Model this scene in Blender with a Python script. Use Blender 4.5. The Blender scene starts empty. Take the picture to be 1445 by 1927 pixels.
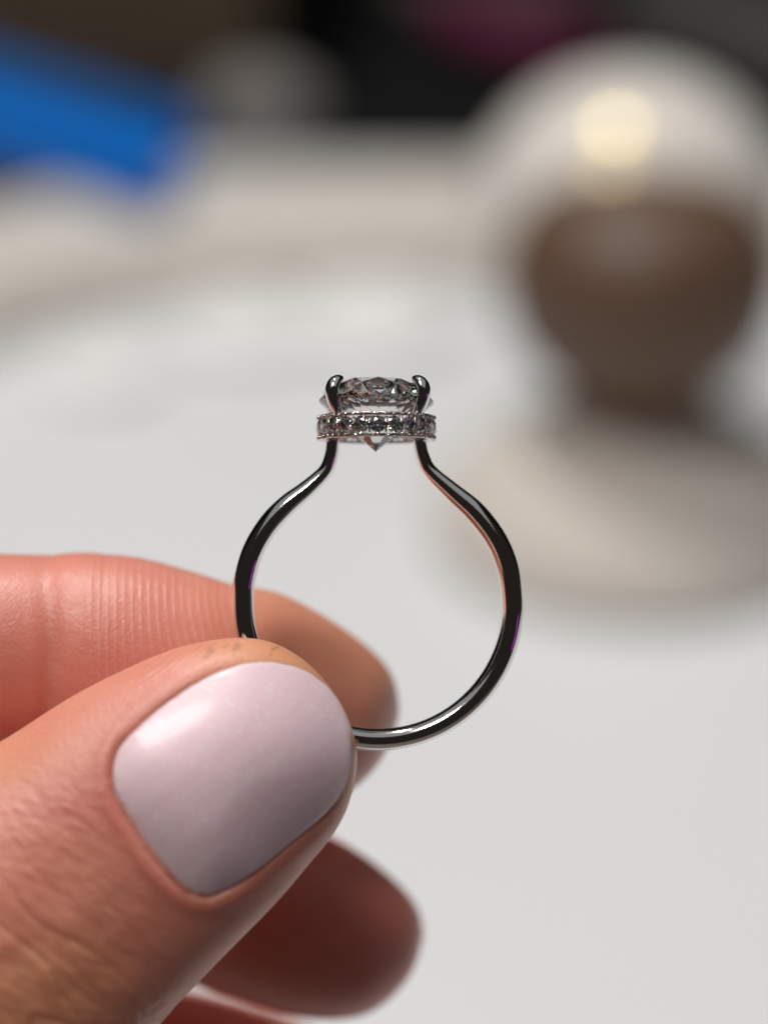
import bpy, bmesh, math, random
import numpy as np
from mathutils import Vector, Matrix, Euler
from mathutils import noise as mn
# 1 Blender unit = 1 cm
S = bpy.context.scene
S.unit_settings.system = 'METRIC'
S.unit_settings.scale_length = 0.01
R_ = math.radians
random.seed(7); rng = np.random.default_rng(7)

# ---------------------------------------------------------------- camera
PITCH = R_(25); D0 = 20.0; FPX = 5500.0; CAM_H = 51.0 * math.sin(PITCH)
CAM_ROT = (math.pi / 2 - PITCH, 0, 0)
cam_d = bpy.data.cameras.new('camera'); cam = bpy.data.objects.new('camera', cam_d)
S.collection.objects.link(cam); S.camera = cam
cam.location = (0, 0, CAM_H); cam.rotation_euler = CAM_ROT
cam_d.sensor_fit = 'HORIZONTAL'; cam_d.sensor_width = 36.0
cam_d.lens = 36.0 * FPX / 1445.0
cam_d.clip_start = 0.5; cam_d.clip_end = 2000
APERTURE = 0.92                      # entrance pupil, cm
cam_d.dof.use_dof = True
cam_d.dof.focus_distance = D0 - 0.22
# cycles reads the lens in mm against scene units: radius = lens*1e-3/(2*fstop) in blender units
cam_d.dof.aperture_fstop = cam_d.lens * 1e-3 / APERTURE
cam_d.dof.aperture_blades = 0
# ---------------------------------------------------------------- world, lamps, exposure
W_ = bpy.data.worlds.new('World'); S.world = W_; W_.use_nodes = True
bg = W_.node_tree.nodes['Background']
bg.inputs[0].default_value = (1.0, 0.84, 0.72, 1); bg.inputs[1].default_value = 0.018
S.view_settings.view_transform = 'Standard'; S.view_settings.look = 'None'
S.view_settings.exposure = 0.0; S.view_settings.gamma = 1.0
S.cycles.use_denoising = True
S.cycles.max_bounces = 20; S.cycles.transmission_bounces = 18; S.cycles.glossy_bounces = 6
S.cycles.sample_clamp_indirect = 6.0; S.cycles.sample_clamp_direct = 0.0
fwd = Vector((0, math.cos(PITCH), -math.sin(PITCH)))
upv = Vector((0, math.sin(PITCH), math.cos(PITCH)))
right = Vector((1, 0, 0))
RC = Vector((0, 0, CAM_H)) + fwd * D0        # centre of the plane the ring is held in

def lamp(name, direction, dist, size, irradiance, col, target=RC, size_y=None):
    d = bpy.data.lights.new(name, 'AREA'); o = bpy.data.objects.new(name, d); S.collection.objects.link(o)
    d.shape = 'DISK' if size_y is None else 'RECTANGLE'; d.size = size
    if size_y: d.size_y = size_y
    d.energy = irradiance * math.pi * dist * dist; d.color = col
    v = Vector(direction).normalized(); o.location = Vector(target) + v * dist
    o.rotation_euler = v.to_track_quat('Z', 'Y').to_euler()
    return o
KEY = (-0.14, 0.18, 0.92)
lamp('key_lamp', KEY, 140, 9, 1.95, (1.0, 0.985, 0.955), target=RC + Vector((0, 14, 0)))
lamp('front_fill_lamp', (-0.30, -0.27, 0.91), 110, 30, 1.60, (1.0, 0.95, 0.90))  # unseen lamp added in front to fill the shadows
lamp('overhead_fill_lamp', (0.0, 0.12, 0.99), 112, 230, 0.95, (0.97, 0.985, 1.0), size_y=190)  # unseen overhead panel, added to brighten the diamond and the fill
lamp('magenta_strip_lamp', (0.88, -0.34, -0.04), 34, 1.1, 0.02, (0.75, 0.03, 0.9), size_y=8)

# ---------------------------------------------------------------- helpers
def col(h):
    h = h.lstrip('#'); c = [int(h[i:i + 2], 16) / 255 for i in (0, 2, 4)]
    return tuple((x / 12.92 if x <= .04045 else ((x + .055) / 1.055) ** 2.4) for x in c) + (1,)
def link(o, parent=None):
    S.collection.objects.link(o)
    if parent is not None: o.parent = parent
    return o
def mesh_obj(name, verts, faces, mat=None, parent=None, smooth=True):
    me = bpy.data.meshes.new(name); me.from_pydata([tuple(v) for v in verts], [], faces); me.update()
    if smooth: me.polygons.foreach_set('use_smooth', [True] * len(me.polygons))
    if mat: me.materials.append(mat)
    return link(bpy.data.objects.new(name, me), parent)
def bm_obj(name, bm, mat=None, parent=None, smooth=False):
    bmesh.ops.recalc_face_normals(bm, faces=bm.faces[:])
    me = bpy.data.meshes.new(name); bm.to_mesh(me); bm.free()
    if smooth: me.polygons.foreach_set('use_smooth', [True] * len(me.polygons))
    if mat: me.materials.append(mat)
    return link(bpy.data.objects.new(name, me), parent)
def empty(name, loc=(0, 0, 0), rot=(0, 0, 0)):
    o = bpy.data.objects.new(name, None); o.empty_display_size = .3
    link(o); o.location = loc; o.rotation_euler = rot; return o
def tag(o, label=None, cat=None, group=None, kind=None):
    for k, v in (('label', label), ('category', cat), ('group', group), ('kind', kind)):
        if v: o[k] = v
    return o
def catmull(P, n, closed=False):
    P = np.asarray(P, float); m = len(P); out = []
    segs = m if closed else m - 1
    for i in range(segs):
        if closed: p0, p1, p2, p3 = P[(i - 1) % m], P[i], P[(i + 1) % m], P[(i + 2) % m]
        else: p0, p1, p2, p3 = P[max(i - 1, 0)], P[i], P[i + 1], P[min(i + 2, m - 1)]
        for k in range(n):
            t = k / n
            out.append(.5 * ((2 * p1) + (-p0 + p2) * t + (2 * p0 - 5 * p1 + 4 * p2 - p3) * t * t + (-p0 + 3 * p1 - 3 * p2 + p3) * t ** 3))
    if not closed: out.append(P[-1])
    return np.array(out)
def L2(px, py, z=0.0):
    """photo position + distance in front of the ring's plane -> local coordinates (x right, y up, z to camera)."""
    px, py, z = np.broadcast_arrays(np.asarray(px, float), np.asarray(py, float), np.asarray(z, float))
    d = D0 - z
    return np.stack([(px - 722.5) / FPX * d, -(py - 963.5) / FPX * d, z], -1)
def to_px(P):
    d = D0 - P[:, 2]
    return np.stack([P[:, 0] / d * FPX + 722.5, -P[:, 1] / d * FPX + 963.5], -1)
def on_height(px, py, z=0.0):
    """the point at height z above the table that is seen at this photo position."""
    v = fwd + right * ((px - 722.5) / FPX) - upv * ((py - 963.5) / FPX)
    t = (z - CAM_H) / v.z
    return Vector((0, 0, CAM_H)) + v * t
def at_y(px, py, y):
    v = fwd + right * ((px - 722.5) / FPX) - upv * ((py - 963.5) / FPX)
    return Vector((0, 0, CAM_H)) + v * (y / v.y)
def smooth(a, b, x):
    t = np.clip((x - a) / (b - a), 0, 1); return t * t * (3 - 2 * t)

# ---------------------------------------------------------------- materials
def mat(name):
    m = bpy.data.materials.new(name); m.use_nodes = True
    return m, m.node_tree.nodes, m.node_tree.links, m.node_tree.nodes['Principled BSDF']
def simple(name, base, rough=.5, spec=.5, metal=0, noise=0, nscale=3, bump=0, bscale=20, coat=0, tint=None):
    m, N, K, p = mat(name)
    p.inputs['Base Color'].default_value = base; p.inputs['Roughness'].default_value = rough
    p.inputs['Metallic'].default_value = metal; p.inputs['Specular IOR Level'].default_value = spec
    p.inputs['Coat Weight'].default_value = coat; p.inputs['Coat Roughness'].default_value = .12
    if tint: p.inputs['Specular Tint'].default_value = tint
    tc = N.new('ShaderNodeTexCoord')
    if noise:
        n = N.new('ShaderNodeTexNoise'); n.inputs['Scale'].default_value = nscale; n.inputs['Detail'].default_value = 5
        K.new(tc.outputs['Object'], n.inputs['Vector'])
        mx = N.new('ShaderNodeMix'); mx.data_type = 'RGBA'
        mx.inputs['A'].default_value = tuple(c * (1 - noise) for c in base[:3]) + (1,)
        mx.inputs['B'].default_value = tuple(min(1, c * (1 + noise)) for c in base[:3]) + (1,)
        K.new(n.outputs['Fac'], mx.inputs['Factor']); K.new(mx.outputs['Result'], p.inputs['Base Color'])
    if bump:
        n = N.new('ShaderNodeTexNoise'); n.inputs['Scale'].default_value = bscale; n.inputs['Detail'].default_value = 6
        K.new(tc.outputs['Object'], n.inputs['Vector'])
        b = N.new('ShaderNodeBump'); b.inputs['Strength'].default_value = bump; b.inputs['Distance'].default_value = .05
        K.new(n.outputs['Fac'], b.inputs['Height']); K.new(b.outputs['Normal'], p.inputs['Normal'])
    return m
M_table = simple('white_tabletop', (.74, .75, .763, 1), rough=.42, noise=.02, nscale=.15)
M_stand = simple('cream_lacquer', (.78, .74, .70, 1), rough=.2, spec=1.0, tint=(1, .74, .18, 1), noise=.03, nscale=1)
M_base = simple('cream_suede', (.66, .61, .56, 1), rough=.6, noise=.06, nscale=1)
M_brown = simple('brown_shade', (.115, .064, .038, 1), rough=.5, noise=.12, nscale=2, bump=.2, bscale=9)
M_beige = simple('cream_ceramic', (.66, .615, .565, 1), rough=.5, noise=.05, nscale=1)
M_blue = simple('blue_plastic', (.0005, .105, .34, 1), spec=.15, rough=.5, noise=.04)
M_bluerim = simple('bright_blue_plastic', (.001, .19, .80, 1), spec=.2, rough=.4)
M_patch = simple('white_patch', (.86, .86, .85, 1), rough=.8, bump=.3, bscale=2)
M_grey = simple('taupe_felt', (.22, .205, .195, 1), rough=.9, noise=.08)
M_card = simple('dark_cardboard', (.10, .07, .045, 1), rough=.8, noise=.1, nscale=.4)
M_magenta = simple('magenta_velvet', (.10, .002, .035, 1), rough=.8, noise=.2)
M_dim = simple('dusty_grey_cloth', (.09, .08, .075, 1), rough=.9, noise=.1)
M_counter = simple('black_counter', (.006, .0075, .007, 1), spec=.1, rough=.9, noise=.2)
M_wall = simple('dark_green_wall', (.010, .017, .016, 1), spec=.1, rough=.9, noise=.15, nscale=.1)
M_floor = simple('taupe_floor', (.45, .39, .35, 1), rough=.7, noise=.2, nscale=.1)
# polished white gold with the faintest wear
M_metal, N, K, p = mat('polished_white_gold')
p.inputs['Base Color'].default_value = (.78, .76, .74, 1); p.inputs['Metallic'].default_value = 1
tc = N.new('ShaderNodeTexCoord'); n = N.new('ShaderNodeTexNoise'); n.inputs['Scale'].default_value = 26; n.inputs['Detail'].default_value = 8
K.new(tc.outputs['Object'], n.inputs['Vector'])
r = N.new('ShaderNodeMapRange'); r.inputs['To Min'].default_value = .03; r.inputs['To Max'].default_value = .13
K.new(n.outputs['Fac'], r.inputs['Value']); K.new(r.outputs['Result'], p.inputs['Roughness'])
b = N.new('ShaderNodeBump'); b.inputs['Strength'].default_value = .03; b.inputs['Distance'].default_value = .01
K.new(n.outputs['Fac'], b.inputs['Height']); K.new(b.outputs['Normal'], p.inputs['Normal'])
M_pave = simple('pave_white_gold', (.62, .57, .54, 1), rough=.16, metal=1, bump=.25, bscale=60)
# diamond: clear, with a share of the light split into colours by three refractive indices
def diamond(name, spread, share):
    m, N, K, p = mat(name); N.remove(p); out = [x for x in N if x.type == 'OUTPUT_MATERIAL'][0]; prev = None
    for c, ior in (((1, 0, 0, 1), 2.417 - spread), ((0, 1, 0, 1), 2.425), ((0, 0, 1, 1), 2.435 + spread * 1.5)):
        g = N.new('ShaderNodeBsdfGlass'); g.inputs['Color'].default_value = c
        g.inputs['Roughness'].default_value = 0; g.inputs['IOR'].default_value = ior
        if prev is None: prev = g
        else:
            a = N.new('ShaderNodeAddShader'); K.new(prev.outputs[0], a.inputs[0]); K.new(g.outputs[0], a.inputs[1]); prev = a
    g = N.new('ShaderNodeBsdfGlass'); g.inputs['Roughness'].default_value = 0; g.inputs['IOR'].default_value = 2.42
    mx = N.new('ShaderNodeMixShader'); mx.inputs[0].default_value = share
    K.new(g.outputs[0], mx.inputs[1]); K.new(prev.outputs[0], mx.inputs[2])
    K.new(mx.outputs[0], out.inputs['Surface']); return m
M_dia = diamond('diamond', .010, .07)
# skin
M_skin, N, K, p = mat('skin')
def attr(N, a):
    x = N.new('ShaderNodeAttribute'); x.attribute_name = a; return x.outputs['Fac']
def math_(N, K, op, a, b=None):
    x = N.new('ShaderNodeMath'); x.operation = op
    for i, v in enumerate((a, b)):
        if v is None: continue
        if isinstance(v, (int, float)): x.inputs[i].default_value = v
        else: K.new(v, x.inputs[i])
    return x.outputs[0]
def mixc(N, K, f, a, b):
    x = N.new('ShaderNodeMix'); x.data_type = 'RGBA'
    for k, v in (('Factor', f), ('A', a), ('B', b)):
        if isinstance(v, (int, float, tuple)): x.inputs[k].default_value = v
        else: K.new(v, x.inputs[k])
    return x.outputs['Result']
tc = N.new('ShaderNodeTexCoord')
def noise(scale, detail=4, vec=None):
    n = N.new('ShaderNodeTexNoise'); n.inputs['Scale'].default_value = scale; n.inputs['Detail'].default_value = detail
    K.new(vec or tc.outputs['Object'], n.inputs['Vector']); return n.outputs['Fac']
def rot_scale(N, K, src, deg, sc):
    a = N.new('ShaderNodeMapping'); a.inputs['Rotation'].default_value = (0, 0, R_(deg)); K.new(src, a.inputs['Vector'])
    b = N.new('ShaderNodeMapping'); b.inputs['Scale'].default_value = sc; K.new(a.outputs[0], b.inputs['Vector']); return b
mp = rot_scale(N, K, tc.outputs['Object'], 34, (.40, 1, 1))
base = mixc(N, K, noise(1.6), (.72, .245, .16, 1), (.81, .34, .255, 1))
base = mixc(N, K, math_(N, K, 'MULTIPLY', noise(11, 6), .35), base, (.80, .42, .31, 1))
base = mixc(N, K, math_(N, K, 'MULTIPLY', attr(N, 'flush'), .75), base, (.68, .20, .19, 1))
base = mixc(N, K, math_(N, K, 'MULTIPLY', attr(N, 'amber'), .7), base, (.76, .40, .185, 1))
ph = math_(N, K, 'SINE', math_(N, K, 'ADD', attr(N, 'phase'), math_(N, K, 'MULTIPLY', noise(4), 1.8)))
ridge = math_(N, K, 'MULTIPLY', math_(N, K, 'POWER', math_(N, K, 'MULTIPLY', math_(N, K, 'ADD', ph, 1.0), .5), 3.0), attr(N, 'ridge'))
ridge = math_(N, K, 'MULTIPLY', ridge, math_(N, K, 'ADD', math_(N, K, 'MULTIPLY', noise(7), 1.6), -.2))
base = mixc(N, K, math_(N, K, 'MULTIPLY', ridge, .22), base, (.88, .52, .44, 1))
base = mixc(N, K, attr(N, 'dirt'), base, (.10, .05, .035, 1))
K.new(base, p.inputs['Base Color'])
p.inputs['Subsurface Weight'].default_value = 1.0; p.inputs['Subsurface Radius'].default_value = (1.0, .36, .18)
p.inputs['Subsurface Scale'].default_value = .13
p.inputs['Specular IOR Level'].default_value = .62
rr = N.new('ShaderNodeMapRange'); rr.inputs['To Min'].default_value = .28; rr.inputs['To Max'].default_value = .50
K.new(noise(8, 5), rr.inputs['Value']); K.new(rr.outputs['Result'], p.inputs['Roughness'])
vo = N.new('ShaderNodeTexVoronoi'); vo.inputs['Scale'].default_value = 15; vo.feature = 'SMOOTH_F1'; vo.inputs['Smoothness'].default_value = .4
nd = N.new('ShaderNodeTexNoise'); nd.inputs['Scale'].default_value = 9; K.new(mp.outputs[0], nd.inputs['Vector'])
va = N.new('ShaderNodeVectorMath'); va.operation = 'MULTIPLY_ADD'; va.inputs[1].default_value = (.10, .10, .10)
K.new(nd.outputs['Color'], va.inputs[0]); K.new(mp.outputs[0], va.inputs[2]); K.new(va.outputs[0], vo.inputs['Vector'])
cells = math_(N, K, 'MULTIPLY', math_(N, K, 'SUBTRACT', 1.0, vo.outputs['Distance']), math_(N, K, 'ADD', math_(N, K, 'MULTIPLY', attr(N, 'knuckle'), .24), .07))
fine = math_(N, K, 'ADD', math_(N, K, 'MULTIPLY', noise(48, 3), .24), math_(N, K, 'MULTIPLY', noise(26, 3), .07))
h = math_(N, K, 'ADD', math_(N, K, 'ADD', cells, fine), math_(N, K, 'MULTIPLY', ridge, .14))
b = N.new('ShaderNodeBump'); b.inputs['Strength'].default_value = .8; b.inputs['Distance'].default_value = .03
K.new(h, b.inputs['Height']); K.new(b.outputs['Normal'], p.inputs['Normal'])
# pearly varnish
M_nail, N, K, p = mat('pearl_lilac_varnish')
tc = N.new('ShaderNodeTexCoord'); mp = rot_scale(N, K, tc.outputs['Object'], -40, (.22, 5.0, 1))
st = noise(2.2, 5, mp.outputs[0])
cl = mixc(N, K, st, (.86, .60, .67, 1), (.96, .77, .82, 1))
cl = mixc(N, K, math_(N, K, 'MULTIPLY', noise(1.3), .5), cl, (.92, .69, .74, 1))
vo = N.new('ShaderNodeTexVoronoi'); vo.inputs['Scale'].default_value = 46; K.new(tc.outputs['Object'], vo.inputs['Vector'])
sep = N.new('ShaderNodeSeparateColor'); K.new(vo.outputs['Color'], sep.inputs[0])
fl = math_(N, K, 'MULTIPLY', math_(N, K, 'GREATER_THAN', sep.outputs[0], .90), math_(N, K, 'LESS_THAN', vo.outputs['Distance'], .42))
cl = mixc(N, K, math_(N, K, 'MULTIPLY', fl, .8), cl, (.95, .90, .93, 1))
K.new(cl, p.inputs['Base Color'])
p.inputs['Subsurface Weight'].default_value = .6; p.inputs['Subsurface Radius'].default_value = (1, .5, .4); p.inputs['Subsurface Scale'].default_value = .05
p.inputs['Roughness'].default_value = .38; p.inputs['Sheen Weight'].default_value = .15
p.inputs['Coat Weight'].default_value = .22; p.inputs['Coat Roughness'].default_value = .16; p.inputs['Specular IOR Level'].default_value = .42
p.inputs['Metallic'].default_value = .03
K.new(math_(N, K, 'ADD', math_(N, K, 'MULTIPLY', noise(70, 2), .16), .34), p.inputs['Roughness'])
b = N.new('ShaderNodeBump'); b.inputs['Strength'].default_value = .30; b.inputs['Distance'].default_value = .010
hh = math_(N, K, 'ADD', math_(N, K, 'MULTIPLY', noise(60, 3), .8), math_(N, K, 'MULTIPLY', math_(N, K, 'MULTIPLY', fl, sep.outputs[1]), 3.0))
K.new(math_(N, K, 'ADD', hh, math_(N, K, 'MULTIPLY', st, .35)), b.inputs['Height']); K.new(b.outputs['Normal'], p.inputs['Normal'])

# ---------------------------------------------------------------- setting
def slab(name, lo, hi, m, bevel=.3, parent=None, seg=3):
    bm = bmesh.new(); bmesh.ops.create_cube(bm, size=1)
    for v in bm.verts:
        v.co = Vector([lo[i] + (v.co[i] + .5) * (hi[i] - lo[i]) for i in range(3)])
    if bevel: bmesh.ops.bevel(bm, geom=bm.edges[:], offset=bevel, segments=seg, affect='EDGES', profile=.5)
    return bm_obj(name, bm, m, parent)
tag(slab('floor', (-220, -120, -78), (220, 190, -75), M_floor, 0), kind='structure')
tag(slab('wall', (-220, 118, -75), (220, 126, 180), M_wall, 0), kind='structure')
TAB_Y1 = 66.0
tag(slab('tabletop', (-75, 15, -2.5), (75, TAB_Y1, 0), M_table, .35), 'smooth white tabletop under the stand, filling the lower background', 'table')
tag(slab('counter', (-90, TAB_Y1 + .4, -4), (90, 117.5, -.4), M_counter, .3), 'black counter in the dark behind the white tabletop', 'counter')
# curved, fluted wall of a shallow white tray across the back
foot_px = [(-900, 1900), (-620, 1320), (-420, 1010), (-240, 800), (-110, 715), (0, 668), (110, 630), (250, 596), (420, 572), (640, 556), (880, 545), (1150, 540), (1500, 545), (1900, 565)]
FT = catmull([tuple(on_height(x, y, 0)[:2]) for x, y in foot_px], 40)
cum_f = np.concatenate([[0], np.cumsum(np.linalg.norm(np.diff(FT, axis=0), axis=1))])
tp = [(0, .002), (-.02, .3), (.06, .8), (.22, 1.2), (.5, 1.44), (1.0, 1.5), (2.6, 1.5), (3.9, 1.46), (4.3, 1.35), (4.3, 1.2), (3.6, 1.1), (1.2, .9), (.7, .002)]
verts, faces = [], []
for i in range(len(FT)):
    tg = FT[min(i + 1, len(FT) - 1)] - FT[max(i - 1, 0)]; tg /= np.linalg.norm(tg); nr = np.array([-tg[1], tg[0]])
    fl_ = .16 * abs(math.sin(math.pi * cum_f[i] / 1.5)) - .08
    for k, (o_, z) in enumerate(tp):
        q = FT[i] + nr * (o_ + (fl_ if k < 11 else 0) * (1 if k < 8 else -1)); verts.append((q[0], q[1], z + (.05 * fl_ / .08 if 4 <= k <= 7 else 0)))
m_ = len(tp)
for i in range(len(FT) - 1):
    for k in range(m_): faces.append((i * m_ + k, i * m_ + (k + 1) % m_, (i + 1) * m_ + (k + 1) % m_, (i + 1) * m_ + k))
faces.append(tuple(range(m_))); faces.append(tuple((len(FT) - 1) * m_ + k for k in reversed(range(m_))))
bm = bmesh.new(); vs = [bm.verts.new(v) for v in verts]
for f in faces: bm.faces.new([vs[k] for k in f])
tag(bm_obj('fluted_tray', bm, M_beige, smooth=True), 'pale fluted ceramic tray rim curving across the table behind the ring', 'tray')

def lathe(name, prof, m, parent=None, n=64, loc=(0, 0, 0)):
    verts, faces = [], []
    for (r, z) in prof:
        for k in range(n):
            a = 2 * math.pi * k / n; verts.append((r * math.cos(a), r * math.sin(a), z))
    for i in range(len(prof) - 1):
        for k in range(n):
            faces.append((i * n + k, i * n + (k + 1) % n, (i + 1) * n + (k + 1) % n, (i + 1) * n + k))
    faces.append(tuple(range(n - 1, -1, -1))); faces.append(tuple((len(prof) - 1) * n + k for k in range(n)))
    o = mesh_obj(name, verts, faces, m, parent); o.location = loc; return o
# knob stand
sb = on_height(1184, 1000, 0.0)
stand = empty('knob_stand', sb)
tag(stand, 'knob stand with white ball head, its shaded front built as a brown bulb, and wide pale foot', 'display stand')
RB = 3.4
lathe('foot', catmull([(3.2, .002), (RB, .12), (RB + .05, .5), (RB - .2, 1.05), (2.75, 1.6), (2.05, 2.05), (1.5, 2.4), (1.15, 2.6)], 6), M_base, stand, loc=(0, -.3, 0))
HC = 5.45; RS = 2.78
th = np.linspace(-1.12, -.05, 14)
lathe('ball_shade', catmull([(.9, 2.4), (1.0, 2.6), (1.08, 2.75), (1.25, 3.0), (1.7, 3.35), (2.12, 3.9), (2.32, 4.6), (2.3, 5.2), (2.0, 5.9), (1.4, 6.35), (.3, 6.6)], 6), M_brown, stand, loc=(0, -.55, 0))  # shade on the ball's front and stem, put in as brown colour
# the lit white part of the ball, open below
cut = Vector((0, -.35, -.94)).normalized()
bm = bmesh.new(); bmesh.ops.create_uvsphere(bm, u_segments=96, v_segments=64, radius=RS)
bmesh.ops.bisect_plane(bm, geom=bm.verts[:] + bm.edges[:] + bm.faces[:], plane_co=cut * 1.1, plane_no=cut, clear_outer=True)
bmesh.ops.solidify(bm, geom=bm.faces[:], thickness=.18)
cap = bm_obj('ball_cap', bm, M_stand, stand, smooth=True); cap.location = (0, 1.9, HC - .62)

# blue tray at the left
c = on_height(40, 330, 1.4)
bx = empty('blue_box', (0, 0, 0)); tag(bx, 'bright blue plastic box lying on the fluted tray rim at upper left', 'box')
def prism(name, poly, z0, z1, m, parent, bevel=.15):
    bm = bmesh.new(); vs = [bm.verts.new((x, y, z0)) for x, y in poly]; f = bm.faces.new(vs)
    g = bmesh.ops.extrude_face_region(bm, geom=[f]); 
    for v in [e for e in g['geom'] if isinstance(e, bmesh.types.BMVert)]: v.co.z = z1
    if bevel: bmesh.ops.bevel(bm, geom=bm.edges[:], offset=bevel, segments=3, affect='EDGES', profile=.5)
    return bm_obj(name, bm, m, parent)
zt, zb = 2.75, 1.502
A = on_height(300, 308, zt); B = on_height(-330, 118, zt)       # front top edge
C_ = on_height(345, 214, zt); D_ = on_height(-300, 20, zt)
prism('body', [(B.x, B.y), (A.x, A.y), (C_.x, C_.y), (D_.x, D_.y)], zb, zt - .6, M_blue, bx)
dv = (A - B).normalized()
prism('rim', [(B.x, B.y - .14), (A.x + .12, A.y - .14), (C_.x + .12, C_.y + .1), (D_.x, D_.y + .1)], zt - .598, zt - .06, M_bluerim, bx, .1)
prism('lid', [(B.x, B.y + 1.05), (A.x - .1, A.y + 1.05), (C_.x - .08, C_.y - .12), (D_.x, D_.y - .1)], zt - .058, zt + .05, M_blue, bx, .04)

# low white mounds added as bright patches of lit table before the tray
def heightfield(name, x0, x1, y0, y1, nx, ny, f, m):
    verts = [(x0 + (x1 - x0) * i / nx, y0 + (y1 - y0) * j / ny, 0) for j in range(ny + 1) for i in range(nx + 1)]
    verts = [(x, y, max(.004, f(x, y))) for x, y, _ in verts]
    top = len(verts); verts += [(x, y, .002) for x, y, z in verts]
    faces = []
    w = nx + 1
    for j in range(ny):
        for i in range(nx):
            a = j * w + i; faces.append((a, a + 1, a + w + 1, a + w)); faces.append((top + a, top + a + w, top + a + w + 1, top + a + 1))
    edge = [i for i in range(w)] + [j * w + nx for j in range(1, ny + 1)] + [ny * w + i for i in range(nx - 1, -1, -1)] + [j * w for j in range(ny - 1, 0, -1)]
    for k in range(len(edge)):
        a, b_ = edge[k], edge[(k + 1) % len(edge)]; faces.append((a, top + a, top + b_, b_))
    return mesh_obj(name, verts, faces, m)
for q, (px, py, r, hgt, lab) in enumerate((
        (190, 690, 1.15, .55, 'small white mound standing for a bright patch of table at the left end of the row'),
        (460, 610, 1.5, .6, 'white mound standing for a bright patch of table, second from the left in the row'),
        (705, 600, 1.7, .7, 'white mound standing for a bright patch of table directly behind the diamond'))):
    c = on_height(px, py, .3)
    o = lathe('bright_patch', catmull([(r * .8, .002), (r, .15), (r * .97, hgt * .6), (r * .7, hgt * .95), (.05, hgt)], 6), M_patch, n=40, loc=(c.x, c.y, 0))
    tag(o, lab, 'bright patch', 'white mounds standing for lit table before the fluted tray')
# grey felt knob behind the tray
c = at_y(490, 290, 69)
o = lathe('felt_dome', catmull([(1.3, -.398), (1.5, -.1), (1.45, .3), (1.15, .7), (.6, .95), (.05, 1.0)], 6), M_grey, n=48, loc=(c.x, 69.5, 0))
tag(o, 'grey felt dome standing in shade behind the fluted tray', 'felt dome')
# dark things at the back
c0 = at_y(-700, 0, 72); c1 = at_y(505, 0, 72)
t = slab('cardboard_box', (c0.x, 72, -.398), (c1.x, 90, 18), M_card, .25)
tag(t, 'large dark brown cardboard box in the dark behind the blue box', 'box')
def roll(name, pts, r, m):
    P = catmull(pts, 10); n = 24; verts, faces = [], []
    for i, q in enumerate(P):
        tg = P[min(i + 1, len(P) - 1)] - P[max(i - 1, 0)]; tg /= np.linalg.norm(tg)
        a = np.cross(tg, (0, 0, 1)); a /= np.linalg.norm(a); bb = np.cross(a, tg)
        e = i / (len(P) - 1); rr_ = r * min(1, math.sqrt(max(1 - (2 * e - 1) ** 8, 0.02)))
        for k in range(n):
            an = 2 * math.pi * k / n; verts.append(q + rr_ * (a * math.cos(an) + bb * math.sin(an) * .85))
    for i in range(len(P) - 1):
        for k in range(n): faces.append((i * n + k, i * n + (k + 1) % n, (i + 1) * n + (k + 1) % n, (i + 1) * n + k))
    faces.append(tuple(range(n))); faces.append(tuple((len(P) - 1) * n + k for k in reversed(range(n))))
    return mesh_obj(name, verts, faces, m)
def lying(name, px, r, m, lab, cat):
    P = [on_height(x, y, r * .85 - .4) for x, y in px]
    return tag(roll(name, [tuple(q) for q in P], r, m), lab, cat)
lying('velvet_pouch', ((830, -5), (920, 50), (1010, 75), (1130, 80)), .95, M_magenta, 'dark magenta velvet pouch lying on the black counter', 'pouch')
lying('rolled_cloth', ((1180, -5), (1290, 25), (1400, 60), (1540, 130)), 1.0, M_dim, 'dusty grey rolled cloth at the top right corner behind the ball', 'cloth')
lying('folded_ribbon', ((750, -45), (860, -12), (980, -14), (1060, -30)), .6, M_dim, 'pale grey ribbon roll behind the magenta pouch', 'ribbon')

# ---------------------------------------------------------------- the ring
def frame_obj(o, lean=(0, 0, 0), at=(0, 0, 0)):
    base = Matrix.Translation(RC) @ Euler(CAM_ROT).to_matrix().to_4x4()
    o.matrix_world = base @ Matrix.Translation(Vector(at)) @ Euler(lean).to_matrix().to_4x4()
    return o
SC = D0 / FPX                      # cm per photo pixel in the ring's plane
def rl(px, py): return ((px - 711) * SC, -(py - 1138) * SC)      # ring-local, origin = centre of the hoop
ring = empty('diamond_ring')
tag(ring, 'white gold diamond ring with a hidden halo, held upright between thumb and index finger', 'ring')
at = L2(711, 1138, 0); frame_obj(ring, (R_(-2.6), R_(1.5), 0), at)
left = [(627, 822), (625.5, 838), (622, 862), (611, 888), (578, 920), (540, 951), (504, 990), (475, 1040), (459.5, 1096)]
rightp = [(789.5, 822), (791, 838), (797, 862), (810, 887), (850, 924), (896, 965), (935, 1017), (958, 1075)]
arc = [(711.5 + 254 * math.cos(a), 1138 + 254 * math.sin(a)) for a in np.linspace(0, math.pi, 22)]
path = [rl(*q) for q in rightp] + [rl(*q) for q in arc] + [rl(*q) for q in left[::-1]]
P = catmull(path, 5); n = len(P)
cum = np.concatenate([[0], np.cumsum(np.linalg.norm(np.diff(P, axis=0), axis=1))]); T = cum / cum[-1]
verts, faces = [], []; M = 40
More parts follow.
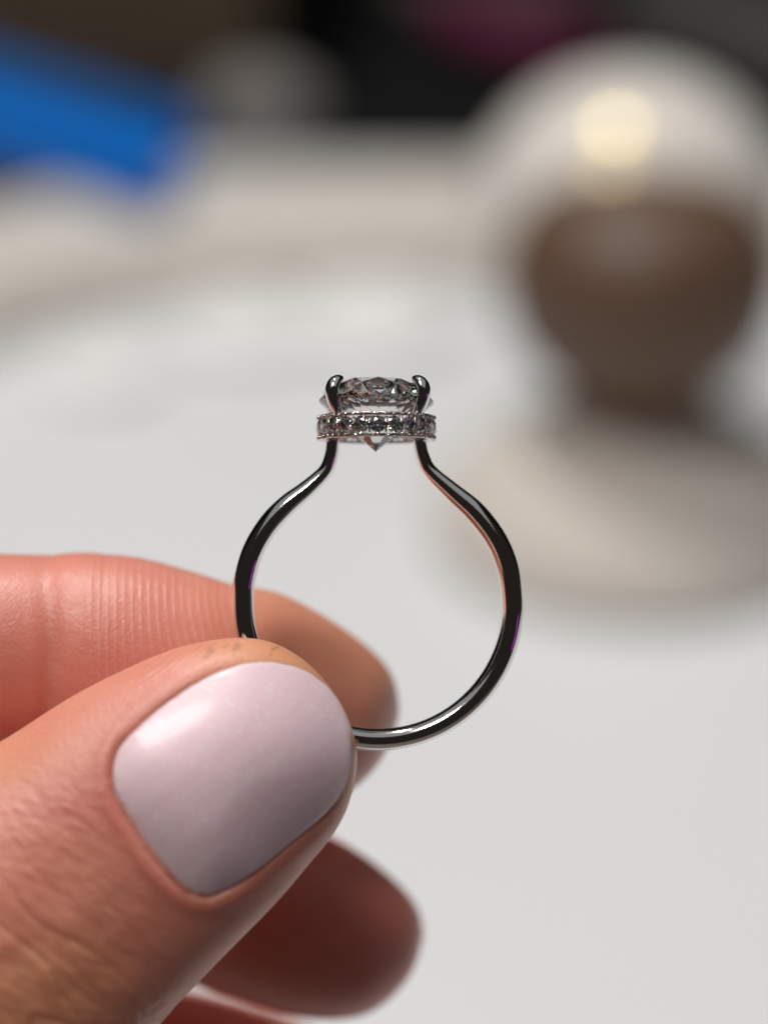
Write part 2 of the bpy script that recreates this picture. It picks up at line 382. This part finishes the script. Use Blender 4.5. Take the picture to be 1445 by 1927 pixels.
for i in range(n):
    tg = P[min(i + 1, n - 1)] - P[max(i - 1, 0)]; tg /= np.linalg.norm(tg); nr = np.array([tg[1], -tg[0]])
    # nr points to the outside of the hoop on the way right -> bottom -> left
    nr = np.array([-tg[1], tg[0]])
    e = min(T[i], 1 - T[i])
    hr = .047 + .029 * smooth(.02, .13, e); hz = .072 + .022 * smooth(.02, .14, e)
    for k in range(M):
        a = 2 * math.pi * k / M; ca, sa = math.cos(a), math.sin(a)
        x = hr * math.copysign(abs(ca) ** .96, ca); z = hz * math.copysign(abs(sa) ** .90, sa)
        if x > 0: x *= 1.0 - .16 * (z / hz) ** 2                # domed outside, flatter inside
        verts.append((P[i][0] + nr[0] * x, P[i][1] + nr[1] * x, z))
for i in range(n - 1):
    for k in range(M): faces.append((i * M + k, i * M + (k + 1) % M, (i + 1) * M + (k + 1) % M, (i + 1) * M + k))
faces.append(tuple(range(M))); faces.append(tuple((n - 1) * M + k for k in reversed(range(M))))
bm = bmesh.new(); vs = [bm.verts.new(v) for v in verts]
for f in faces: bm.faces.new([vs[k] for k in f])
bm_obj('shank', bm, M_metal, ring, smooth=True)

def brilliant(R, full=True, crown=34.5):
    tan_c, tan_p = math.tan(R_(crown)), math.tan(R_(40.8)); rt = .57; pts = []
    hg = .018; hc = hg + (1 - rt) * tan_c
    for k in range(8):
        a = math.pi / 4 * k; b_ = a + math.pi / 8
        pts.append((rt * math.cos(a), rt * math.sin(a), hc))
        rs = .775; pts.append((rs * math.cos(b_), rs * math.sin(b_), hg + (1 - rs * math.cos(math.pi / 8)) * tan_c))
        rp = .24; pts.append((rp * math.cos(b_), rp * math.sin(b_), -hg - (1 - rp * math.cos(math.pi / 8)) * tan_p))
    for k in range(32 if full else 16):
        a = 2 * math.pi * k / (32 if full else 16)
        q = 1.0
        pts.append((q * math.cos(a), q * math.sin(a), hg)); pts.append((q * math.cos(a), q * math.sin(a), -hg))
    pts.append((0, 0, -hg - tan_p))
    bm = bmesh.new()
    for q in pts: bm.verts.new(Vector(q) * R)
    r = bmesh.ops.convex_hull(bm, input=bm.verts[:])
    loose = [v for v in bm.verts if not v.link_faces]
    bmesh.ops.delete(bm, geom=loose, context='VERTS')
    bmesh.ops.dissolve_limit(bm, angle_limit=R_(.3), verts=bm.verts[:], edges=bm.edges[:])
    return bm
HX, HY = rl(708.5, 755)
st_ = bm_obj('centre_diamond', brilliant(.393, True, 38.5), M_dia, ring)
st_.location = (HX, HY, 0); st_.rotation_euler = (R_(-93.5), 0, R_(-1)); st_.rotation_euler.rotate_axis('Z', R_(2))
# hidden halo: a grooved collar, its little stones and beads
RH = .398; zt_, zb_ = -.096, -.266
def rails():
    bm = bmesh.new(); n = 96
    for z0, z1 in ((zb_, zb_ + .024), (zt_ - .024, zt_)):
        prof = [(RH - .055, z0 + .004), (RH - .008, z0), (RH, z0 + .008), (RH, z1 - .008), (RH - .008, z1), (RH - .055, z1 - .004)]
        V = [[bm.verts.new((r * math.cos(2 * math.pi * k / n), r * math.sin(2 * math.pi * k / n), z)) for k in range(n)] for r, z in prof]
        for i in range(len(prof)):
            for k in range(n):
                a, b = V[i], V[(i + 1) % len(prof)]; bm.faces.new((a[k], a[(k + 1) % n], b[(k + 1) % n], b[k]))
    return bm
halo = bm_obj('halo_collar', rails(), M_pave, ring)
halo.location = (HX, HY, 0); halo.rotation_euler = (R_(-90), 0, 0)
NS = 22; zm = (zt_ + zb_) / 2
small = bm_obj('halo_diamond', brilliant(.0572, False), M_dia, halo)
for k in range(NS):
    o = small if k == 0 else link(small.copy(), halo)
    a = 2 * math.pi * (k + .5) / NS
    o.location = ((RH - .006) * math.cos(a), (RH - .006) * math.sin(a), zm)
    o.rotation_euler = Vector((math.cos(a), math.sin(a), 0)).to_track_quat('Z', 'Y').to_euler()
bm = bmesh.new()
for k in range(NS * 2):
    a = math.pi * k / NS
    for z in (zt_ - .016, zb_ + .016):
        r = .0155 if k % 2 else .0115
        m4 = Matrix.Translation((RH * math.cos(a), RH * math.sin(a), z + random.uniform(-.003, .003)))
        bmesh.ops.create_uvsphere(bm, u_segments=10, v_segments=7, radius=r, matrix=m4)
for k in range(NS):                                     # shared uprights between the stones
    a = 2 * math.pi * k / NS
    m4 = Matrix.Translation(((RH - .01) * math.cos(a), (RH - .01) * math.sin(a), zm)) @ Matrix.Rotation(a, 4, 'Z') @ Matrix.Diagonal((.02, .014, .105, 1))
    bmesh.ops.create_cube(bm, size=1, matrix=m4)
tag(bm_obj('bead_setting', bm, M_pave, halo, smooth=True), kind='stuff')
# claws
def claw(ang):
    cx = np.array([math.sin(ang), math.cos(ang)])           # horizontal outward (x, z to camera)
    prof = [(.300, -.235, .034, .034), (.325, -.16, .037, .036), (.358, -.09, .042, .038), (.395, -.02, .049, .042), (.412, .04, .053, .044), (.404, .088, .052, .042), (.380, .122, .047, .037), (.350, .138, .037, .028), (.327, .141, .024, .017), (.315, .136, .006, .006)]
    Q = catmull(prof, 6); verts, faces = [], []; m = 20
    for i in range(len(Q)):
        tg = Q[min(i + 1, len(Q) - 1), :2] - Q[max(i - 1, 0), :2]; tg /= np.linalg.norm(tg); nn = np.array([tg[1], -tg[0]])
        for k in range(m):
            a = 2 * math.pi * k / m
            side = Q[i, 2] * math.cos(a); out = Q[i, 3] * math.sin(a)
            r = Q[i, 0] + nn[0] * out; y = Q[i, 1] + nn[1] * out
            verts.append((HX + cx[0] * r + cx[1] * side, HY + y, cx[1] * r - cx[0] * side))
    for i in range(len(Q) - 1):
        for k in range(m): faces.append((i * m + k, i * m + (k + 1) % m, (i + 1) * m + (k + 1) % m, (i + 1) * m + k))
    faces.append(tuple(range(m))); faces.append(tuple((len(Q) - 1) * m + k for k in reversed(range(m))))
    bm = bmesh.new(); vs = [bm.verts.new(v) for v in verts]
    for f in faces: bm.faces.new([vs[k] for k in f])
    bm_obj('claw', bm, M_metal, ring, smooth=True)
for a in (-48, 50, 133, -131): claw(R_(a))

# ---------------------------------------------------------------- the hand
def finger(stations, per=7, M=56, pow_=.92):
    """stations: upper edge (px,py), lower edge (px,py), z of the middle, half depth."""
    A = np.array([[*u, *l, z, h] for u, l, z, h in stations], float); Q = catmull(A, per)
    verts, faces = [], []
    for q in Q:
        up = L2(q[0], q[1], q[4]); lo = L2(q[2], q[3], q[4]); mid = (up + lo) / 2; hw = (up - lo) / 2
        for k in range(M):
            a = 2 * math.pi * k / M; ca, sa = math.cos(a), math.sin(a)
            verts.append(mid + hw * math.copysign(abs(ca) ** pow_, ca) + np.array([0, 0, max(q[5], .002)]) * math.copysign(abs(sa) ** pow_, sa))
    n = len(Q)
    for i in range(n - 1):
        for k in range(M): faces.append((i * M + k, i * M + (k + 1) % M, (i + 1) * M + (k + 1) % M, (i + 1) * M + k))
    faces.append(tuple(range(M))); faces.append(tuple((n - 1) * M + k for k in reversed(range(M))))
    return verts, faces
thumb = [((-1500, 2500), (-900, 3100), -.6, 1.3), ((-900, 1960), (-420, 2640), .0, 1.1), ((-450, 1640), (-60, 2280), .35, .92), ((-150, 1476), (170, 2075), .44, .80),
         ((0, 1396), (300, 1928), .46, .70), ((150, 1302), (410, 1812), .47, .60), ((300, 1231), (520, 1700), .46, .52), ((385, 1207), (578, 1632), .44, .47),
         ((460, 1200), (622, 1578), .41, .42), ((520, 1212), (648, 1532), .385, .375), ((575, 1245), (663, 1490), .36, .32), ((620, 1292), (671, 1450), .34, .26), ((650, 1340), (672, 1415), .33, .16), ((666, 1385), (668, 1390), .325, .02)]
index = [((-1900, 1020), (-1900, 1640), -2.2, 1.0), ((-1200, 1040), (-1200, 1560), -1.5, .92), ((-600, 1030), (-600, 1490), -.95, .82), ((-250, 1038), (-250, 1450), -.76, .74), ((0, 1042), (0, 1420), -.74, .66),
         ((90, 1044), (90, 1428), -.73, .62), ((250, 1048), (230, 1470), -.74, .66), ((370, 1078), (330, 1508), -.77, .66), ((440, 1100), (400, 1525), -.82, .64), ((520, 1114), (470, 1535), -.94, .60), ((600, 1153), (545, 1535), -1.12, .56), ((668, 1198), (630, 1508), -1.30, .50),
         ((716, 1240), (692, 1462), -1.42, .42), ((741, 1278), (728, 1412), -1.50, .28), ((753, 1332), (751, 1350), -1.54, .02)]
middle = [((-1900, 1420), (-1900, 2020), -3.2, 1.0), ((-1200, 1460), (-1200, 1990), -2.7, .9), ((-500, 1500), (-500, 1960), -2.2, .8), ((0, 1510), (0, 1900), -1.95, .72), ((250, 1515), (280, 1835), -1.9, .68), ((400, 1525), (420, 1872), -1.9, .66),
          ((520, 1538), (525, 1905), -1.92, .64), ((610, 1568), (610, 1918), -1.96, .60), ((690, 1615), (685, 1910), -2.0, .53), ((750, 1665), (738, 1876), -2.04, .42), ((785, 1708), (778, 1825), -2.06, .27), ((799, 1755), (797, 1768), -2.08, .02)]
ringf = [((-1900, 1850), (-1900, 2380), -3.9, .95), ((-1200, 1800), (-1200, 2330), -3.5, .88), ((-500, 1790), (-500, 2270), -3.1, .8), ((0, 1820), (0, 2240), -2.9, .74), ((300, 1856), (290, 2250), -2.85, .68), ((440, 1886), (430, 2250), -2.85, .64), ((560, 1925), (540, 2235), -2.9, .56), ((640, 1975), (620, 2190), -2.95, .42), ((680, 2040), (672, 2110), -3.0, .24), ((690, 2075), (689, 2085), -3.0, .02)]
little = [((-1900, 2300), (-1900, 2740), -4.3, .8), ((-1200, 2240), (-1200, 2670), -4.1, .74), ((-500, 2200), (-500, 2590), -3.9, .66), ((0, 2190), (0, 2530), -3.8, .58), ((220, 2230), (200, 2510), -3.8, .48), ((330, 2290), (320, 2450), -3.8, .3), ((360, 2360), (359, 2372), -3.8, .02)]
palm = [((-1500, 960), (-1500, 2700), -3.0, .55), ((-1650, 960), (-1650, 2760), -3.05, 1.1), ((-2300, 1200), (-2050, 2980), -3.0, 1.35), ((-3100, 1750), (-2600, 3200), -2.7, 1.45), ((-3700, 2300), (-3050, 3350), -2.4, 1.4), ((-4400, 2800), (-3750, 3750), -2.2, 1.45), ((-5400, 3600), (-4650, 4700), -2.0, 1.6), ((-5500, 3700), (-4750, 4800), -2.0, .3)]
web = [((-2700, 2450), (-2300, 3100), -2.2, 1.1), ((-1900, 2350), (-1600, 3000), -1.3, 1.2), ((-1200, 2200), (-800, 2850), -.4, 1.1), ((-1000, 2100), (-700, 2700), -.2, .4)]
V, F = [], []
for st in (thumb, index, middle, ringf, little, palm, web):
    v, f = finger(st); o = len(V); V += v; F += [tuple(k + o for k in q) for q in f]
tmp = mesh_obj('tmp_hand', V, F)
bm = bmesh.new(); bm.from_mesh(tmp.data); bmesh.ops.recalc_face_normals(bm, faces=bm.faces[:]); bm.to_mesh(tmp.data); bm.free()
rm = tmp.modifiers.new('r', 'REMESH'); rm.mode = 'VOXEL'; rm.voxel_size = .026
sm = tmp.modifiers.new('s', 'SMOOTH'); sm.factor = .5; sm.iterations = 10
dg = bpy.context.evaluated_depsgraph_get()
me = bpy.data.meshes.new_from_object(tmp.evaluated_get(dg)); me.name = 'hand'
bpy.data.objects.remove(tmp)
# finer mesh where the thumb faces the camera
bm = bmesh.new(); bm.from_mesh(me)
def fine_zone(v):
    if v.co.z < .05 or v.normal.z < -.1: return False
    d = D0 - v.co.z; x = v.co.x / d * FPX + 722.5; y = -v.co.y / d * FPX + 963.5
    return -40 < x < 760 and 1150 < y < 1980
inz = {v for v in bm.verts if fine_zone(v)}
bmesh.ops.subdivide_edges(bm, edges=[e for e in bm.edges if e.verts[0] in inz and e.verts[1] in inz], cuts=1, use_grid_fill=True, smooth=.4)
bm.to_mesh(me); bm.free(); me.update()
nv = len(me.vertices); co = np.empty(nv * 3); me.vertices.foreach_get('co', co); co = co.reshape(-1, 3)
no = np.empty(nv * 3); me.vertex_normals.foreach_get('vector', no); no = no.reshape(-1, 3)
px = to_px(co); front = no[:, 2]
near = (px[:, 0] > -700) & (px[:, 1] < 2500)
# nail outline on the photo, base -> upper side -> tip -> lower side
NAIL_PTS = [(214, 1455), (224, 1412), (262, 1368), (325, 1316), (395, 1273), (460, 1250), (520, 1248), (580, 1266), (628, 1308), (654, 1360), (661, 1412), (653, 1470), (618, 1525), (552, 1582), (478, 1642), (428, 1674), (388, 1688), (345, 1674), (296, 1624), (252, 1562), (222, 1504)]
NAIL = catmull(NAIL_PTS, 12, closed=True)
for i in range(len(NAIL)):
    a, b = NAIL[i]; NAIL[i] += (NAIL[i] - np.array([440., 1460.])) / 300 * 1.5 * (mn.noise(Vector((a / 14, b / 14, 0))) + .5 * mn.noise(Vector((a / 6, b / 6, 3))))
SMOOTH_NAIL = catmull(NAIL_PTS, 12, closed=True)
on_thumb = near & (co[:, 2] > .12) & (px[:, 1] > 1150)
idx = np.where(on_thumb & (front > 0.05))[0]
Q = px[idx]; d2 = np.full(len(idx), 1e9); inside = np.zeros(len(idx), bool)
for i in range(len(NAIL)):
    a, b = NAIL[i], NAIL[(i + 1) % len(NAIL)]; ab = b - a
    t = np.clip(((Q - a) @ ab) / (ab @ ab), 0, 1)[:, None]; d2 = np.minimum(d2, ((Q - a - t * ab) ** 2).sum(1))
    cond = ((a[1] > Q[:, 1]) != (b[1] > Q[:, 1])); xi = a[0] + (Q[:, 1] - a[1]) / (b[1] - a[1] + 1e-12) * ab[0]
    inside ^= cond & (Q[:, 0] < xi)
dist = np.sqrt(d2) * np.where(inside, -1, 1)
# smooth surface under the nail
sel = dist < 6; X, Y = co[idx[sel], 0], co[idx[sel], 1]
x0, y0 = X.mean(), Y.mean()
ca, sa = math.cos(R_(40)), math.sin(R_(40))
def feats(x, y):
    u = (x - x0) * ca + (y - y0) * sa; w = -(x - x0) * sa + (y - y0) * ca
    return np.stack([np.ones_like(u), u, w, u * u, u * w, w * w, u ** 3, u * u * w, u * w * w, w ** 3, w ** 4, u ** 4], -1)
coef = np.linalg.lstsq(feats(X, Y), co[idx[sel], 2], rcond=None)[0]
# how far along towards the tip (0 base, 1 tip)
tipw = smooth(330, 600, px[idx, 0] * .77 - (px[idx, 1] - 1460) * .64)
off = np.zeros(len(idx))
sx = px[idx, 0] * .77 - (px[idx, 1] - 1460) * .64
basew = smooth(265, 185, sx)
off -= .07 * smooth(0, -22, dist) + .012 * smooth(10, 0, dist) * (1 - basew) * (1 - tipw)
fold = np.exp(-((dist - 11) / 9) ** 2) * (dist > -14)
wig = np.array([mn.noise(Vector((a / 16, b / 16, 2))) + .6 * mn.noise(Vector((a / 6, b / 6, 4))) for a, b in px[idx]])
off += (.007 * np.exp(-((dist - 17) / 13) ** 2) - .022 * np.exp(-((dist - 1) / 5.5) ** 2)) * basew * (1 + .35 * wig) + .008 * np.exp(-((dist - 24) / 14) ** 2) * (1 - tipw)
disp = np.zeros(nv); disp[idx] += off
flush = np.zeros(nv); flush[idx] = np.exp(-(np.maximum(dist, 0) / 60) ** 2) * (.38 - .3 * tipw)
flush += .55 * np.exp(-(((px[:, 0] - 120) / 120) ** 2 + ((px[:, 1] - 1500) / 70) ** 2)) * (co[:, 2] > .1)
amber = np.zeros(nv); amber[idx] = np.exp(-((dist - 20) / 45) ** 2) * tipw  # glow of light through the thumb tip, put into the skin colour
amber += .6 * smooth(1690, 1860, px[:, 1]) * smooth(300, 120, px[:, 0]) * (co[:, 2] > .1) + .35 * np.exp(-(((px[:, 0] - 20) / 110) ** 2 + ((px[:, 1] - 1440) / 60) ** 2)) * (co[:, 2] > .1)
# wrinkles over the joint, lower left
kn = smooth(330, 120, px[:, 0] - (px[:, 1] - 1600) * .35) * smooth(1440, 1560, px[:, 1] + px[:, 0] * .2) * (co[:, 2] > .2) * near
q = px * [1, 1]
w1 = (px[:, 0] * .64 + px[:, 1] * .77); w2 = (px[:, 0] * .77 - px[:, 1] * .64)
big = np.zeros(nv)
deep = smooth(1560, 1760, px[:, 1] - px[:, 0] * .25)
for i in np.where((kn > .02) & (front > 0))[0]:
    a, b = w2[i], w1[i]                      # along the thumb, across it
    wob = 26 * mn.noise(Vector((a / 130, b / 130, 3)))
    g = mn.noise(Vector(((a + wob) / 62, b / 190, 0)))
    g2 = mn.noise(Vector(((a + wob) / 30, b / 85, 5)))
    g3 = mn.noise(Vector((a / 55, b / 60, 9)))
    big[i] = (-1.0 * math.exp(-(g / .10) ** 2) + .55) * (.3 + .7 * deep[i]) + .25 * (-math.exp(-(g2 / .16) ** 2) + .4) + 1.3 * g3 * deep[i]
disp += big * kn * .009
# creases on the index pad
ix = near & (co[:, 2] < .0) & (px[:, 1] < 1540) & (front > 0)
cx_ = 84 + 10 * np.sin((px[:, 1] - 1040) / 120)
disp -= ix * (.045 * np.exp(-((px[:, 0] - cx_) / 22) ** 2) * (.35 + .65 * smooth(1080, 1260, px[:, 1])) + .006 * np.exp(-((px[:, 0] - 190 - (1150 - px[:, 1]) * .1) / 14) ** 2) * smooth(1200, 1100, px[:, 1]))
disp += ix * .018 * np.exp(-((px[:, 0] - 160) / 70) ** 2)
co += no * disp[:, None]
ridge = np.zeros(nv); phase = np.zeros(nv)
ridge += ix * smooth(120, 210, px[:, 0]) * (.25 + .75 * smooth(520, 420, px[:, 0])) * smooth(790, 640, px[:, 0]) * smooth(0, .35, front)
md = near & (co[:, 2] < -1.0) & (px[:, 1] > 1500)
ridge += md * .8 * smooth(480, 560, px[:, 0])
bend = np.where(ix, ((px[:, 1] - 1110) / 190) * np.abs((px[:, 1] - 1110) / 190) * 1.0, 0)
phase = (px[:, 0] - smooth(200, 460, px[:, 0]) * 75 * bend + np.where(md, (px[:, 1] - 1750) * -.25, 0)) / 15.5 * 2 * math.pi
thm = (co[:, 2] > .05) & near
ts = thm & (px[:, 1] < 1400)
tip_r = ts * smooth(28, 60, np.where(np.isin(np.arange(nv), idx), 0, 60)) * 0
rid_t = np.zeros(nv); rid_t[idx] = smooth(26, 60, dist) * smooth(1380, 1290, px[idx, 1]) * smooth(230, 300, px[idx, 0]) * smooth(560, 480, px[idx, 0])
ridge = np.where(thm, rid_t * .7, ridge)
phase = np.where(thm, (px[:, 1] + px[:, 0] * .62 + 25 * np.sin(px[:, 0] / 60)) / 12.0 * 2 * math.pi, phase)
dirt = np.zeros(nv)
for (ax, ay, bx_, by_, wd, st) in ((386, 1238, 400, 1226, 6, .5), (392, 1226, 396, 1222, 7, .45), (440, 1224, 446, 1212, 3.4, .75), (447, 1224, 452, 1213, 2.8, .6), (512, 1222, 524, 1218, 3.4, .7), (508, 1234, 511, 1230, 3, .5), (420, 1218, 428, 1214, 3, .4)):
    a = np.array([ax, ay]); ab = np.array([bx_ - ax, by_ - ay]); t = np.clip(((px - a) @ ab) / (ab @ ab), 0, 1)[:, None]
    dirt = np.maximum(dirt, .65 * st * np.exp(-(((px - a - t * ab) ** 2).sum(1) / (wd * .7) ** 2)) * thm)
me.vertices.foreach_set('co', co.ravel())
amber += ix * (.36 * smooth(455, 500, px[:, 0]) * smooth(1420, 1120, px[:, 1] - (px[:, 0] - 480) * .5))
flush += ix * .35 * smooth(440, 300, px[:, 0]) + md * .5
for nme, arr in (('flush', flush), ('amber', amber), ('knuckle', np.clip(kn, 0, 1)), ('ridge', ridge), ('phase', phase), ('dirt', dirt)):
    at_ = me.attributes.new(nme, 'FLOAT', 'POINT'); at_.data.foreach_set('value', arr.astype(np.float32))
me.polygons.foreach_set('use_smooth', [True] * len(me.polygons)); me.materials.clear(); me.materials.append(M_skin); me.update()
hand = link(bpy.data.objects.new('hand', me)); frame_obj(hand)
tag(hand, 'left hand pinching the ring between thumb and index finger, pale lilac varnish on the thumb', 'hand')
# thumb nail: plate following the skin, tucked in at base and sides, free at the tip
NR = 26; no_ = len(NAIL); cen = np.array([440., 1460.]); verts, faces = [], []
def nail_pt(pp, lift):
    z = .8
    for _ in range(4):
        l = L2(pp[0], pp[1], z); z = float(feats(np.array(l[0]), np.array(l[1])) @ coef) + lift
    return L2(pp[0], pp[1], z)
rings = list(np.linspace(.06, 1, NR))
verts.append(nail_pt(cen, .09))
for r in rings:
    for k in range(no_):
        pp = cen + (SMOOTH_NAIL[k] + (NAIL[k] - SMOOTH_NAIL[k]) * r ** 10 - cen) * r
        tp = float(smooth(330, 600, pp[0] * .77 - (pp[1] - 1460) * .64))
        bw = float(smooth(265, 185, pp[0] * .77 - (pp[1] - 1460) * .64))
        edge = -.026 * bw + .006 * (1 - bw)
        verts.append(nail_pt(pp, .09 * (1 - r * r) + edge * r ** 4))
for k in range(no_): faces.append((0, 1 + k, 1 + (k + 1) % no_))
for i in range(NR - 1):
    for k in range(no_): faces.append((1 + i * no_ + k, 1 + (i + 1) * no_ + k, 1 + (i + 1) * no_ + (k + 1) % no_, 1 + i * no_ + (k + 1) % no_))
lo = len(verts)
for k in range(no_):
    q = verts[1 + (NR - 1) * no_ + k]; c = cen + (NAIL[k] - cen) * .96
    verts.append(q + np.array([0, 0, -.045]))
for k in range(no_):
    a = 1 + (NR - 1) * no_ + k; b = 1 + (NR - 1) * no_ + (k + 1) % no_; faces.append((a, lo + k, lo + (k + 1) % no_, b))
faces.append(tuple(lo + k for k in reversed(range(no_))))
bm = bmesh.new(); vs = [bm.verts.new(v) for v in verts]
for f in faces: bm.faces.new([vs[k] for k in f])
nail = bm_obj('thumb_nail', bm, M_nail, hand, smooth=True)
tag(nail, 'short rounded thumb nail with pearly lilac varnish')
